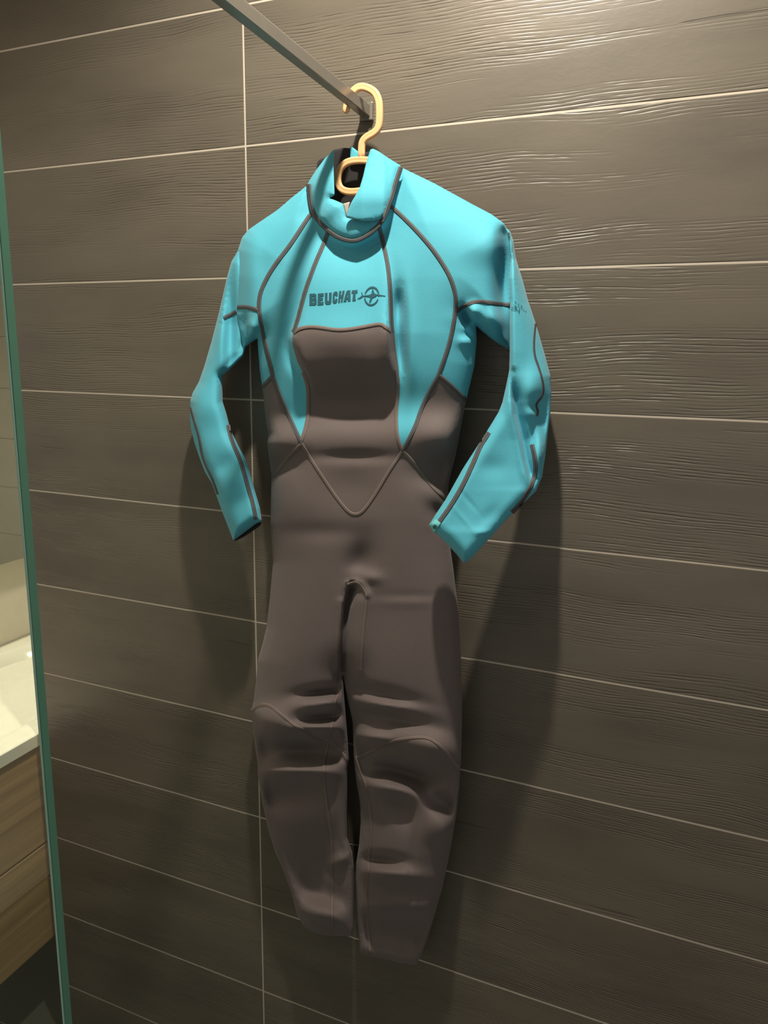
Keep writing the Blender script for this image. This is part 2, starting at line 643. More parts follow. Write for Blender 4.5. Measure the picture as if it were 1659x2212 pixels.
def basin():
    bm = bmesh.new()
    xs = np.linspace(-1.795, -1.285, 41)
    ys = np.linspace(VY0 - 0.005, VY1 + 0.005, 61)
    top, cx, cy = {}, -1.55, 0.15
    for i, x in enumerate(xs):
        for j, y in enumerate(ys):
            ex, ey = abs(x - cx) / 0.205, abs(y - cy) / 0.30
            r = (ex ** 5 + ey ** 5) ** 0.2
            d = float(smoothstep(np.array(1.0 - r), 0.0, 0.42)) * 0.085
            top[i, j] = bm.verts.new((x, y, 0.85 - d))
    for i in range(40):
        for j in range(60):
            bm.faces.new((top[i, j], top[i + 1, j], top[i + 1, j + 1], top[i, j + 1]))
    rimv = [top[i, 0] for i in range(41)] + [top[40, j] for j in range(1, 61)] + \
           [top[i, 60] for i in range(39, -1, -1)] + [top[0, j] for j in range(59, 0, -1)]
    low = [bm.verts.new((v.co.x, v.co.y, 0.822)) for v in rimv]
    for k in range(len(rimv)):
        k2 = (k + 1) % len(rimv)
        bm.faces.new((rimv[k2], rimv[k], low[k], low[k2]))
    bm.faces.new(low)
    bmesh.ops.recalc_face_normals(bm, faces=bm.faces)
    me = bpy.data.meshes.new('washbasin')
    bm.to_mesh(me)
    bm.free()
    for f in me.polygons:
        f.use_smooth = len(f.vertices) == 4 and abs(f.normal.z) > 0.2
    return link('washbasin', me, M_CERAMIC)


bs = basin()
tag(bs, 'white ceramic washbasin top with a recessed bowl on the oak vanity', 'washbasin')
dr = link('drain', box_mesh('drain', (-1.57, 0.13, 0.7655), (-1.53, 0.17, 0.7675), 0.0009), M_BAR, bs)
mir = empty('wall_mirror', (-1.80, 0.3, 1.10))
tag(mir, 'large frameless mirror on the wall above the washbasin', 'mirror')
for nm, a, b, mt in (('backing_board', (-1.799, -0.6, 1.102), (-1.785, 1.4, 2.098), M_GAP),
                     ('mirror_glass', (-1.785, -0.602, 1.10), (-1.78, 1.402, 2.10), M_MIRROR)):
    o = box(nm, a, b, mt, mir, 0.001)
    o.matrix_parent_inverse = Matrix.Translation(-Vector(mir.location))

# ------------------------------------------------------------------ glass screen and its stabiliser bar
BX0, BX1, BZ0, BZ1 = -0.4765, -0.463, 2.0545, 2.0705
GY0, GY1 = -0.676, -0.667
scr = empty('shower_screen', (-0.463, (GY0 + GY1) / 2, 0))
tag(scr, 'clear glass shower screen with a green polished edge at the left of the picture', 'glass screen')


def under(o, p):
    o.matrix_parent_inverse = Matrix.Translation(-Vector(p.location))
    return o


def glass_panel():
    # one sheet of glass: both faces, no edge strip (the polished edge is its own part)
    me = bpy.data.meshes.new('glass_pane')
    x0, x1, z0, z1 = -1.40, -0.4655, 0.003, 2.052
    vs = [(x, y, z) for y in (GY0, GY1) for x, z in ((x0, z0), (x1, z0), (x1, z1), (x0, z1))]
    me.from_pydata(vs, [], [(0, 1, 2, 3), (7, 6, 5, 4), (0, 4, 5, 1), (3, 2, 6, 7), (0, 3, 7, 4), (1, 5, 6, 2)])
    return link('glass_pane', me, M_GLASS, scr)


under(glass_panel(), scr)
under(box('polished_edge', (-0.4652, GY0 + 0.0012, 0.003), (-0.463, GY1 - 0.0002, 2.052), M_GEDGE, scr, 0.0004), scr)
under(box('edge_arris', (-0.4652, GY0 - 0.0002, 0.003), (-0.4634, GY0 + 0.0011, 2.052), M_GEDGE2, scr, 0.0004), scr)
under(box('floor_channel', (-1.40, GY0 - 0.004, 0.0009), (-0.463, GY1 + 0.004, 0.0025), M_BAR, scr), scr)

scr.location.x -= 0.0124               # the screen leans a little
scr.rotation_euler = (0, 0.0075, 0)

bar = empty('stabiliser_bar', (-0.468, 0, 2.06))
tag(bar, 'black square steel bar running from the tiled wall, carrying the peach hanger', 'support bar')
under(box('bar', (BX0, -0.70, BZ0), (BX1, -0.006, BZ1), M_BAR, bar, 0.0009, 2), bar)
under(box('wall_plate', (-0.4800, -0.0075, 2.0500), (-0.4595, -0.0002, 2.0745), M_BAR, bar, 0.001, 2), bar)
# ------------------------------------------------------------------ the hanger
HQ = 0.048
hang = empty('coat_hanger', tuple(at(781, 346, HQ)))
tag(hang, 'peach plastic clothes hanger hooked over the black steel bar, inside the wetsuit collar', 'hanger')


def hpath(pts, closed=False, step=3.0):
    L = smooth_line(pts, step, closed)
    return at(L[:, 0], L[:, 1], HQ)


hook_px = [(748, 245), (748, 238), (749, 228), (752, 216), (758, 203), (768, 192), (780, 187), (795, 190), (810, 199), (818, 215), (820, 232), (820, 262),
           (817, 279), (806, 289), (792, 296), (783, 305), (781, 318), (781, 341)]
under(sweep('hook', hpath(hook_px), M_HANGER, hang, 0.0054, 0.0048, 14, groove=0.0026), hang)
loop_px = [(792, 346), (766, 346), (745, 352), (732, 368), (729, 393), (736, 409), (752, 415), (772, 414), (800, 409),
           (822, 402), (834, 388), (834, 366), (820, 351)]
under(sweep('loop', hpath(loop_px, True), M_HANGER, hang, 0.0052, 0.0048, 14, groove=0.0026, closed=True), hang)
for arm in ([(786, 414), (779, 446), (752, 474), (700, 492), (640, 508), (590, 526), (578, 534)], [(786, 414), (792, 446), (830, 455), (880, 462), (950, 476), (1030, 503), (1050, 513)]):
    under(sweep('arm', hpath(arm, step=8), M_HANGER, hang, 0.006, 0.006, 10), hang)

# ------------------------------------------------------------------ the wetsuit
suit = empty('wetsuit', tuple(at(770, 1262, 0.05)))
tag(suit, 'turquoise and charcoal long-sleeved neoprene wetsuit hanging on the peach hanger', 'wetsuit')

NECK = [(666, 398), (669, 431), (674, 457), (687, 476), (707, 497), (727, 511), (748, 519), (765, 520.5), (778, 517), (799, 505), (817, 489),
        (832, 467), (839, 446), (848, 422), (855, 395), (866, 361)]
S2 = [(674, 458), (657, 483), (628, 528), (598, 566), (579, 595), (563, 629), (559, 654), (560, 676), (566, 711), (573, 746), (590, 815),
      (608, 863), (626, 903), (648, 951), (651, 958)]
VEE = [(651, 958), (667, 985), (691, 1022), (721, 1067), (742, 1094), (754, 1107), (766, 1112), (778, 1109), (790, 1097), (811, 1067),
       (841, 1016), (869, 975)]
S3 = [(842, 443), (876, 474), (906, 505), (932, 535), (952, 563), (970, 593), (980, 619), (985, 644), (984, 674), (977, 715), (970, 745),
      (960, 776), (947, 811), (927, 847), (911, 880), (896, 925), (871, 972)]
S4 = [(709, 500), (699, 528), (682, 566), (668, 604), (659, 629), (649, 667), (641, 697), (634, 717), (631, 730), (633, 750), (642, 781),
      (654, 805), (665, 832), (666, 871), (665, 901), (660, 925), (651, 952)]
S5 = [(819, 489), (830, 535), (838, 573), (842, 611), (844, 649), (845.5, 700), (848, 720), (852, 760), (858, 800), (860, 830), (859, 853), (856, 889),
      (856, 925), (860, 952), (869, 973)]
S6 = [(634, 719), (645, 710), (669, 705), (697, 708), (727, 713), (757, 711), (790, 705), (822, 699), (831, 705), (846, 716)]
S7 = [(589, 812), (577, 825), (566, 836)]
S8 = [(949, 811), (977, 834), (1008, 865)]
S9 = [(651, 959), (623, 987), (603, 1012), (588, 1030)]
S10 = [(871, 975), (896, 1001), (920, 1034), (944, 1061), (968, 1080)]
S11 = [(985, 674), (1002, 662), (1020, 652), (1040, 651), (1066, 655), (1103, 659)]
S12 = [(559, 671), (545, 666), (528, 663), (510, 664)]
KL1 = [(543, 1535), (554, 1525), (573, 1520), (589, 1527), (611, 1546), (639, 1567), (671, 1588), (700, 1600)]
KL2 = [(706, 1601), (714, 1602), (733, 1621), (752, 1642)]
KR = [(768, 1637), (780, 1633), (802, 1622), (833, 1608), (865, 1597), (896, 1592), (924, 1592), (946, 1605), (968, 1630), (992, 1664)]
IL = [(736, 1300), (736, 1379), (738, 1442), (735, 1474), (727, 1511), (720, 1542), (716, 1577), (708, 1605), (700, 1646), (699, 1688),
      (705, 1736), (711, 1779), (716, 1811), (716, 1873), (717, 1936), (718, 2019)]
IR1 = [(750, 1263), (767, 1257), (780, 1266), (792, 1285), (791, 1310), (786, 1348), (782, 1395), (780, 1448)]
IR2 = [(767, 1637), (777, 1660), (789, 1698), (799, 1748), (802, 1795), (798, 1842), (793, 1889), (790, 1936), (794, 1999), (800, 2066)]
OUT_L = [(648, 413), (630, 427), (600, 453), (560, 480), (537, 496), (523, 513), (514, 540), (510, 595), (510, 640), (509, 680), (514, 711),
         (522, 739), (529, 751), (541, 741), (556, 731), (558.5, 766), (561, 797), (566, 832), (570, 868), (575, 913), (580, 939), (577, 956),
         (582, 994), (587, 1028), (586, 1045), (585, 1075), (584, 1130), (588, 1180), (590, 1216), (583, 1292), (576, 1354), (567, 1392),
         (557, 1426), (553, 1473), (548, 1514), (543, 1535), (545, 1567), (550, 1608), (556, 1646), (557, 1676), (567, 1735), (580, 1795), (595, 1842),
         (611, 1877), (630, 1930), (642, 1977), (655, 1999), (670, 2011), (695, 2019), (717, 2022), (739, 2022), (761, 2022)]
GAP = [(764, 2008), (764, 1873), (761, 1842), (750, 1811), (749, 1764), (750, 1717), (750, 1663), (753.5, 1640), (751, 1600), (748, 1560), (743, 1500),
       (741.5, 1462), (745, 1480), (753, 1520), (762, 1560), (763, 1600), (764.5, 1640), (769, 1685), (778, 1735), (779, 1779), (775.5, 1826),
       (769, 1867), (768, 1905), (771, 1967), (773, 2005), (777, 2055)]
OUT_R = [(799, 2065), (830, 2071), (865, 2080), (899, 2085), (915, 2050), (935, 1990), (955, 1920), (970, 1850), (985, 1765), (992, 1700), (996, 1640),
         (998, 1560), (998, 1500), (996, 1420), (990, 1320), (980, 1235), (968, 1150), (966, 1075), (970, 1040), (985, 980), (1000, 900),
         (1007, 866), (1025, 790), (1030, 735), (1028.5, 704), (1042, 716), (1060, 731), (1080, 745), (1103, 757), (1106, 700), (1106, 640), (1106, 580), (1106, 530),
         (1100, 503), (1088, 482), (1062, 463), (1020, 441), (940, 397), (866, 361)]
BODY = np.array(OUT_L + GAP + OUT_R + NECK[::-1][1:], float)


def body_edge(P):
    v = P[:, 1]
    e = np.interp(v, [300, 420, 600, 900, 1050, 1300, 1600, 2000, 2100], [0.052, 0.052, 0.050, 0.046, 0.048, 0.050, 0.052, 0.050, 0.050])
    # neck line stands forward, the slit between the legs too
    dn = seg_dist(P, NECK, False)
    nk = np.interp(P[:, 0], [666, 700, 760, 820, 866], [0.052, 0.075, 0.086, 0.082, 0.056])
    e = e + (nk - e) * np.exp(-(dn / 14) ** 2)
    # the under-arm edge of the right sleeve hides behind the forearm
    e = e - 0.024 * smoothstep(P[:, 0], 1064, 1100) * smoothstep(v, 470, 510)
    return e


CHESTL = S4[:13]
PLATE = np.array(S4 + VEE[1:-1] + S5[::-1], float)
x_s2 = lambda v: np.interp(v, [p[1] for p in S2], [p[0] for p in S2])
x_s3 = lambda v: np.interp(v, [p[1] for p in S3], [p[0] for p in S3])


def body_front(P, d=None):
    if d is None:
        d = seg_dist(P, BODY)
        d = np.where(inside(P, BODY), d, 0)
    u, v = P[:, 0], P[:, 1]
    e = body_edge(P)
    R = np.interp(v, [400, 600, 900, 1200, 1400, 1700, 2100], [150, 130, 95, 105, 95, 80, 70])
    A = np.interp(v, [380, 480, 600, 720, 800, 900, 1000, 1120, 1250, 1400, 1540, 1700, 1850, 2000, 2090],
                  [0.020, 0.036, 0.045, 0.050, 0.048, 0.046, 0.047, 0.050, 0.050, 0.050, 0.050, 0.046, 0.044, 0.036, 0.024])
    q = e + A * round_prof(d / R)
    # chest plate stands proud of the side panels
    sd = seg_dist(P, PLATE)
    sg = np.where(inside(P, PLATE), sd, -sd)
    band = np.exp(-((v - 768) / np.where(v < 768, 140, 60)) ** 2)
    q = q + 0.017 * band * smoothstep(sg, -9, 14)
    q = q - 0.008 * band * np.exp(-((sg + 12) / 12) ** 2)
    amp = [
        # torso: hollow under the chest, belly roll, waist creases
        (765, 872, 90, 36, -0.020), (765, 942, 110, 24, 0.004), (765, 986, 58, 9, -0.0055), (755, 1050, 40, 30, -0.004),
        (640, 745, 14, 40, 0.004), (735, 730, 60, 30, 0.006),
        (600, 950, 40, 22, 0.012), (612, 905, 30, 20, -0.007), (600, 1000, 32, 16, -0.010), (625, 1085, 45, 40, 0.006),
        (955, 940, 55, 30, 0.013), (950, 880, 40, 30, -0.004), (945, 1020, 40, 28, -0.013), (950, 1085, 28, 16, 0.006, 35), (955, 1110, 30, 16, -0.010, 45),
        # right princess fold
        (862, 660, 9, 26, -0.010), (879, 650, 7, 30, 0.003), (864, 745, 11, 45, -0.009), (886, 760, 10, 70, 0.006), (832, 725, 14, 40, 0.006), (843, 770, 7, 45, -0.004),
        # shoulders
        (600, 560, 28, 70, -0.006, 30), (1088, 610, 16, 70, -0.020), (1060, 530, 40, 30, 0.008),
        (545, 610, 14, 60, 0.006), (527, 700, 7, 14, -0.008), (545, 712, 10, 14, 0.010), (536, 716, 4, 9, -0.008), (548, 730, 12, 5, -0.004, 20),
        (1005, 690, 9, 16, -0.022, -20), (1020, 708, 9, 7, 0.012), (1022, 672, 10, 10, 0.012, 30), (1045, 690, 40, 16, 0.010), (1012, 722, 9, 6, -0.010, 20), (1008, 738, 12, 8, 0.006),
        # hips, crotch
        (778, 1215, 22, 34, -0.014, 15), (700, 1150, 60, 14, -0.003), (790, 1245, 22, 10, 0.008, 10),
        (880, 1288, 50, 7, -0.0014), (880, 1300, 50, 9, 0.0014), (840, 1440, 60, 60, 0.004), (640, 1400, 60, 80, 0.005),
        # left knee
        (700, 1495, 36, 9, -0.014, -6), (690, 1520, 40, 11, 0.013, -8), (700, 1550, 36, 8, -0.009, -6), (690, 1572, 42, 9, 0.014, -2),
        (600, 1562, 46, 22, 0.015, 12), (655, 1618, 55, 22, -0.027), (560, 1615, 20, 30, -0.006), (640, 1664, 65, 11, 0.013), (610, 1718, 60, 24, -0.019),
        (705, 1700, 22, 50, 0.004), (680, 1830, 55, 60, -0.012), (695, 1890, 46, 34, -0.014), (738, 1858, 18, 9, 0.007, -30), (700, 1932, 46, 18, -0.012, 20),
        (690, 1975, 50, 14, 0.006, 14), (665, 2000, 30, 7, 0.009, 24), (640, 1930, 10, 40, 0.004),
        # right knee
        (830, 1500, 50, 10, -0.007, 12), (830, 1524, 40, 9, 0.008, 8), (850, 1552, 60, 12, -0.008, 12), (800, 1592, 34, 9, 0.010, 8), (925, 1612, 45, 20, 0.013, 14), (815, 1618, 30, 8, -0.006),
        (880, 1668, 85, 18, -0.026, 14), (800, 1648, 18, 10, 0.005), (845, 1703, 48, 15, 0.012, 10), (960, 1690, 22, 20, 0.010), (960, 1735, 50, 15, -0.015, 32), (960, 1790, 34, 26, 0.009),
        (865, 1745, 18, 30, -0.008, -30), (822, 1856, 30, 9, -0.012, 4), (845, 1888, 44, 11, 0.010, 5), (868, 1860, 60, 40, 0.003), (890, 1830, 5, 60, -0.003),
        (845, 1960, 60, 14, 0.006), (850, 2015, 60, 30, -0.018, 10), (795, 1985, 12, 40, -0.003),
    ]
    add = np.zeros(len(P))
    for a in amp:
        k = 1.75 if a[1] > 1480 else 1.1
        add += gauss(P, *a) * k
    # seam where the two thighs meet, and the facing inner side of the right thigh
    add += ridge(P, [(760, 1272), (750, 1310), (744, 1360), (741, 1410), (741, 1465)], 5.5, -0.024)
    add += ridge(P, [(752, 1264), (768, 1256), (783, 1262), (793, 1285)], 5, 0.007)
    add += ridge(P, [(735, 1300), (734, 1379), (735, 1442)], 5, 0.004) + ridge(P, [(786, 1300), (780, 1390), (775, 1450)], 9, 0.006)
    add += ridge(P, [(1000, 672), (1012, 690), (1024, 702)], 5, -0.010)
    q = q + add * smoothstep(d, 0, 22)
    return q


def body_back(P, d=None):
    e = body_edge(P)
    return e - (e - 0.016) * round_prof(d / 45)


def body_names(C):
    u, v = C[:, 0], C[:, 1]
    nm = np.full(len(C), 'leg#a', dtype='<U24')
    nm[u > np.interp(v, [1112, 1262, 1462, 2100], [766, 765, 742, 768])] = 'leg#b'
    vee = np.interp(u, [p[0] for p in VEE], [p[1] for p in VEE])
    plate = inside(C, PLATE) | inside(C, np.array(NECK[4:12] + S5 + S4[::-1], float))
    v6 = np.interp(u, [p[0] for p in S6], [p[1] for p in S6])
    hipl = np.interp(u, [p[0] for p in S9[::-1]], [p[1] for p in S9[::-1]])
    hipr = np.interp(u, [p[0] for p in S10], [p[1] for p in S10])
    left = (u < x_s2(v)) & (v < 1100) & (u < 700)
    right = (u > x_s3(v)) & (v < 1100) & (u > 820)
    midl = (u >= x_s2(v)) & (u < 720) & (v < 958) & ~plate
    midr = (u <= x_s3(v)) & (u > 800) & (v < 975) & ~plate
    nm[midl] = 'side_panel#a'
    nm[midr] = 'side_panel#b'
    up = (v < v6)
    nm[plate & up] = 'chest_panel'
    nm[plate & ~up] = 'belly_panel'
    bl = left & (v < hipl) & (u < 652)
    br = right & (v < hipr)
    nm[bl] = 'waist_panel#a'
    nm[br] = 'waist_panel#b'
    nm[left & (v < np.interp(u, [p[0] for p in S7[::-1]], [p[1] for p in S7[::-1]])) & (v < 840)] = 'underarm_panel#a'
    nm[right & (v < np.interp(u, [p[0] for p in S8], [p[1] for p in S8])) & (v < 870)] = 'underarm_panel#b'
    nm[left & (v < np.interp(u, [p[0] for p in S12[::-1]], [p[1] for p in S12[::-1]]))] = 'shoulder_panel#a'
    nm[right & (v < np.interp(u, [p[0] for p in S11], [p[1] for p in S11]))] = 'shoulder_panel#b'
    kl = KL1 + KL2[1:]
    nm[(nm == 'leg#a') & (v > np.interp(u, [p[0] for p in kl], [p[1] for p in kl])) & (v > 1500)] = 'knee_panel#a'
    nm[(nm == 'leg#b') & (v > np.interp(u, [p[0] for p in KR], [p[1] for p in KR])) & (v > 1500)] = 'knee_panel#b'
    return nm


BM = {k: (M_CYAN if k.split('_')[0] in ('side', 'chest', 'underarm', 'shoulder') else M_BLACK) for k in
      ('leg#a', 'leg#b', 'side_panel#a', 'side_panel#b', 'chest_panel', 'belly_panel', 'waist_panel#a', 'waist_panel#b', 'underarm_panel#a',
       'underarm_panel#b', 'shoulder_panel#a', 'shoulder_panel#b', 'knee_panel#a', 'knee_panel#b', 'back_panel')}


def settle(res, parent=None):
    for o in res.values():
        under(o, parent or suit)
    return res


body = settle(pillow(suit, BODY, body_edge, body_front, body_back, body_names, BM,
                     [S2, S3, S4, S5, S6, S7, S8, S9, S10, S11, S12, VEE, KL1, KL2, KR], step=6.0, back='back_panel',
                     fine=[([(760, 1272), (750, 1310), (744, 1360), (741, 1410), (741, 1455)], 14), ([(862, 620), (862, 800)], 12), ([(838, 690), (843, 800)], 9),
                           ([(1000, 672), (1012, 690), (1022, 700)], 8)]))
for k, t in (('shoulder_panel#a', 'turquoise shoulder panel'), ('side_panel#a', 'turquoise side panel'), ('chest_panel', 'turquoise chest panel with printed lettering'),
             ('belly_panel', 'charcoal belly panel')):
    body[k]['label'] = t

# --- sleeves
SL = [(530, 545), (514, 541), (500, 565), (490, 600), (481, 640), (471, 683), (456, 741), (441, 792), (430, 824), (416, 849), (411, 866), (410, 893),
      (412, 923), (420, 956), (431, 989), (443, 1020), (458, 1045), (469, 1075), (481, 1108), (494, 1141), (504, 1168), (528, 1150), (553, 1131), (565.5, 1126),
      (561, 1096), (550, 1058), (540, 1020), (529, 990), (514, 961), (498, 929), (489, 893), (481, 868), (480, 812), (494, 800), (511, 783),
      (525, 769), (531, 748), (545, 720), (545, 600)]


def slv_l_edge(P):
    return np.interp(P[:, 1], [540, 700, 860, 1000, 1150], [0.046, 0.042, 0.056, 0.074, 0.084])


def slv_l_front(P, d=None):
    if d is None:
        d = np.where(inside(P, SL), seg_dist(P, SL), 0)
    q = slv_l_edge(P) + 0.030 * round_prof(d / 26)
    add = gauss(P, 500, 700, 11, 90, -0.020) + gauss(P, 478, 700, 8, 100, 0.006) + gauss(P, 445, 880, 22, 30, 0.008) + \
        gauss(P, 470, 960, 22, 22, 0.004) + gauss(P, 505, 1035, 26, 16, 0.004, -30) + gauss(P, 490, 1005, 26, 14, -0.004, -30) + gauss(P, 515, 1085, 22, 12, -0.003, -30)
    add = add - 0.022 * smoothstep(P[:, 0], 505, 535) * (1 - smoothstep(P[:, 1], 760, 880))
    return q + add * smoothstep(d, 0, 12)


def back_of(edge, depth, R=16):
    return lambda P, d: np.maximum(edge(P) - depth * round_prof(d / R), 0.010)


def cls_l(C):
    n_ = np.full(len(C), 'sleeve', dtype='<U24')
    return n_


left = settle(pillow(suit, SL, slv_l_edge, slv_l_front, back_of(slv_l_edge, 0.026), cls_l, {'sleeve': M_CYAN}, step=5, bstep=3))
left['sleeve']['label'] = 'turquoise sleeve hanging clear of the body'

SR = [(1093, 492), (1102, 500), (1109, 520), (1115, 560), (1128, 602), (1141, 650), (1156, 695), (1165, 725), (1178, 770), (1189, 812), (1191, 850), (1189, 890),
      (1184, 930), (1178, 985), (1171, 1030), (1158, 1061), (1130, 1088), (1092, 1124), (1060, 1160), (1040, 1182), (1022, 1202), (1003, 1217.5), (986, 1197), (965, 1174), (940, 1150), (926, 1135),
      (943, 1108), (962, 1080), (1000, 1012), (1040, 950), (1062, 915), (1077, 890), (1085, 870), (1093, 835), (1100, 800), (1101, 760), (1101, 700), (1102, 650), (1100, 600),
      (1103, 560), (1099, 520)]
FOLD = [(1101, 812), (1106, 860), (1111, 895), (1124, 950), (1132, 994), (1140, 1025), (1147, 1050)]


def slv_r_edge(P):
    u, v = P[:, 0], P[:, 1]
    l = np.interp(v, [490, 540, 640, 760, 860, 950, 1050, 1150, 1217], [0.068, 0.074, 0.086, 0.092, 0.096, 0.112, 0.131, 0.146, 0.150])
    r = np.interp(v, [490, 540, 640, 760, 860, 950, 1050, 1150, 1217], [0.054, 0.050, 0.048, 0.050, 0.058, 0.070, 0.096, 0.136, 0.150])
    wl = np.interp(v, [490, 760, 870, 950, 1010, 1080, 1135, 1217], [1098, 1100, 1085, 1040, 1000, 960, 926, 1000])
    wr = np.interp(v, [490, 560, 700, 812, 930, 1061, 1124, 1182, 1217], [1100, 1115, 1157, 1190, 1184, 1158, 1092, 1040, 1006])
    t = np.clip((u - wl) / np.maximum(wr - wl, 6), 0, 1)
    return l + (r - l) * t


def fold_side(P):
    """signed pixels from the fold: + on the outer side"""
    x = np.interp(P[:, 1], [p[1] for p in FOLD], [p[0] for p in FOLD])
    return P[:, 0] - x


def slv_r_front(P, d=None):
    if d is None:
        d = np.where(inside(P, SR), seg_dist(P, SR), 0)
    q = slv_r_edge(P) + 0.026 * round_prof(d / 30)
    s = fold_side(P)
    act = smoothstep(P[:, 1], 800, 870) * (1 - smoothstep(P[:, 1], 1020, 1056))
    add = -0.020 * act * smoothstep(s, -3, 5) * np.exp(-(np.maximum(s - 4, 0) / 14) ** 2) + 0.004 * act * np.exp(-((s + 8) / 9) ** 2)
    add = add + gauss(P, 1150, 840, 16, 26, 0.012) + gauss(P, 1170, 905, 14, 34, -0.014) + gauss(P, 1158, 880, 6, 5, -0.008) + gauss(P, 1150, 895, 8, 10, 0.006, -50) + \
        gauss(P, 1166, 975, 8, 26, 0.010) + gauss(P, 1150, 945, 6, 18, -0.006) + ridge(P, [(1107, 530), (1106, 640), (1108, 790)], 7, 0.004)
    add = add + gauss(P, 1065, 1010, 24, 16, -0.003) + gauss(P, 1060, 1115, 22, 12, -0.004, -40) + gauss(P, 1015, 1085, 24, 3.0, -0.0014, 50) + gauss(P, 1000, 1120, 26, 2.5, 0.0012, 50) + gauss(P, 1040, 1150, 12, 5, 0.003)
    return q + add * smoothstep(d, 0, 9)


right = settle(pillow(suit, SR, slv_r_edge, slv_r_front, back_of(slv_r_edge, 0.024), cls_l, {'sleeve': M_CYAN},
                      [FOLD], step=5, bstep=4, fine=[(FOLD, 12), ([(1107, 530), (1107, 640), (1108, 790)], 5)]))
right['sleeve']['label'] = 'turquoise sleeve with a labelled cuff crossing the hip'

# --- collar: back lining, left wrap, right wrap over it
mk = lambda nm: (lambda C: np.full(len(C), nm, dtype='<U24'))
LIN = [(722, 323), (740, 319), (758, 320), (775, 334), (800, 326), (830, 340), (850, 400), (835, 450), (800, 500), (760, 512), (722, 500), (700, 440), (706, 380)]
e0 = lambda P: np.full(len(P), 0.026)
settle(pillow(suit, LIN, e0, lambda P, d: 0.026 + 0.003 * round_prof(d / 6), lambda P, d: 0.026 - 0.003 * round_prof(d / 6), mk('collar_lining'), {'collar_lining': M_LINING}, step=9))
CB = [(757, 316), (763, 319), (776, 329), (790, 338), (806, 324), (814, 332), (800, 350), (770, 350), (756, 346)]
e1 = lambda P: np.full(len(P), 0.0355)
settle(pillow(suit, CB, e1, lambda P, d: 0.0355 + 0.002 * round_prof(d / 4), lambda P, d: 0.0355 - 0.002 * round_prof(d / 4), mk('collar_back'), {'collar_back': M_CYAN}, step=6, bstep=3))
ZT = [(684, 352), (690, 344), (702, 340), (716, 338), (712, 352), (700, 364), (690, 378), (683, 370)]
settle(pillow(suit, ZT, e1, lambda P, d: 0.0355 + 0.004 * round_prof(d / 6), lambda P, d: 0.0355 - 0.004 * round_prof(d / 6), mk('zip_flap'), {'zip_flap': M_LINING}, step=5, bstep=3))
LBL = [(741, 440), (756, 436), (752, 455), (748, 468), (745, 455)]
e2 = lambda P: np.full(len(P), 0.060)
settle(pillow(suit, LBL, e2, lambda P, d: 0.060 + 0.001 * round_prof(d / 3), lambda P, d: 0.060 - 0.001 * round_prof(d / 3), mk('care_label'), {'care_label': M_LABEL}, step=5, bstep=3))

CL = [(665, 396), (672, 384), (684, 366), (702, 342), (722, 322), (721, 345), (721, 372), (722, 400), (723, 421), (712, 428), (727, 434), (741, 440), (745, 455), (748, 470), (770, 476), (800, 477),
      (824, 474), (820, 484), (800, 503), (779, 516), (765, 519), (748, 518), (727, 510), (707, 496), (687, 475), (674, 456), (669, 431)]


def neck_q(P):
    return np.interp(P[:, 0], [660, 690, 722, 770, 820, 868], [0.052, 0.072, 0.083, 0.089, 0.087, 0.061])


def cl_edge(P):
    u, v = P[:, 0], P[:, 1]
    return neck_q(P) - 0.018 * smoothstep(-v, -420, -330) + 0.0035


def cl_front(P, d=None):
    if d is None:
        d = np.where(inside(P, CL), seg_dist(P, CL), 0)
    add = gauss(P, 700, 470, 10, 40, 0.004, 35) + gauss(P, 697, 420, 8, 40, -0.004, 30)
    return cl_edge(P) + 0.0025 * round_prof(d / 3.5) + (0.006 * round_prof(d / 40) + add) * smoothstep(d, 0, 10)


thin = lambda edge: (lambda P, d: edge(P) - 0.0022 * round_prof(d / 3.5))
settle(pillow(suit, CL, cl_edge, cl_front, lambda P, d: cl_front(P, d) - 0.0055 * round_prof(d / 3.5), mk('collar'), {'collar': M_CYAN}, step=5, bstep=3))
CR = [(800, 323), (806, 321), (818, 327), (840, 342), (866, 358), (862, 378), (855, 397), (848, 423), (840, 446), (833, 464), (822, 474), (806, 477), (788, 477), (770, 475), (748, 468.5), (752, 453),
      (759, 437), (768, 422), (777, 405), (784, 382), (789, 360), (794, 342)]


def cr_edge(P):
    u, v = P[:, 0], P[:, 1]
    return np.interp(u, [745, 780, 830, 850, 868], [0.104, 0.104, 0.093, 0.076, 0.058]) - 0.026 * smoothstep(-v, -440, -325) * (1 - smoothstep(u, 830, 866) * 0.6)


def cr_front(P, d=None):
    if d is None:
        d = np.where(inside(P, CR), seg_dist(P, CR), 0)
    add = gauss(P, 820, 400, 30, 60, 0.005) + gauss(P, 792, 362, 12, 2.5, -0.0016, -10) + gauss(P, 787, 388, 10, 2.5, -0.0012, 25)
    return cr_edge(P) + 0.0025 * round_prof(d / 3.5) + add * smoothstep(d, 0, 8)


settle(pillow(suit, CR, cr_edge, cr_front, lambda P, d: cr_front(P, d) - 0.0055 * round_prof(d / 3.5), mk('collar'), {'collar': M_CYAN}, step=5, bstep=3))


# --- cuff lining that shows at the left cuff
CF = [(504, 1168), (528, 1149), (553, 1130), (566, 1126), (562, 1136), (545, 1148), (525, 1161), (510, 1168)]
e3 = lambda P: np.full(len(P), 0.072)
settle(pillow(suit, CF, e3, lambda P, d: 0.072 + 0.002 * round_prof(d / 4), lambda P, d: 0.072 - 0.002 * round_prof(d / 4), mk('cuff_lining'), {'cuff_lining': M_LINING}, step=5, bstep=3))


# --- taped seams
def top_q(P):
    """what lies outermost of the body and the collar"""
    return np.maximum(body_front(P), 0)


def neck_seam_q(P):
    # the tape bridges the collar and the body
    return neck_q(P) + 0.007


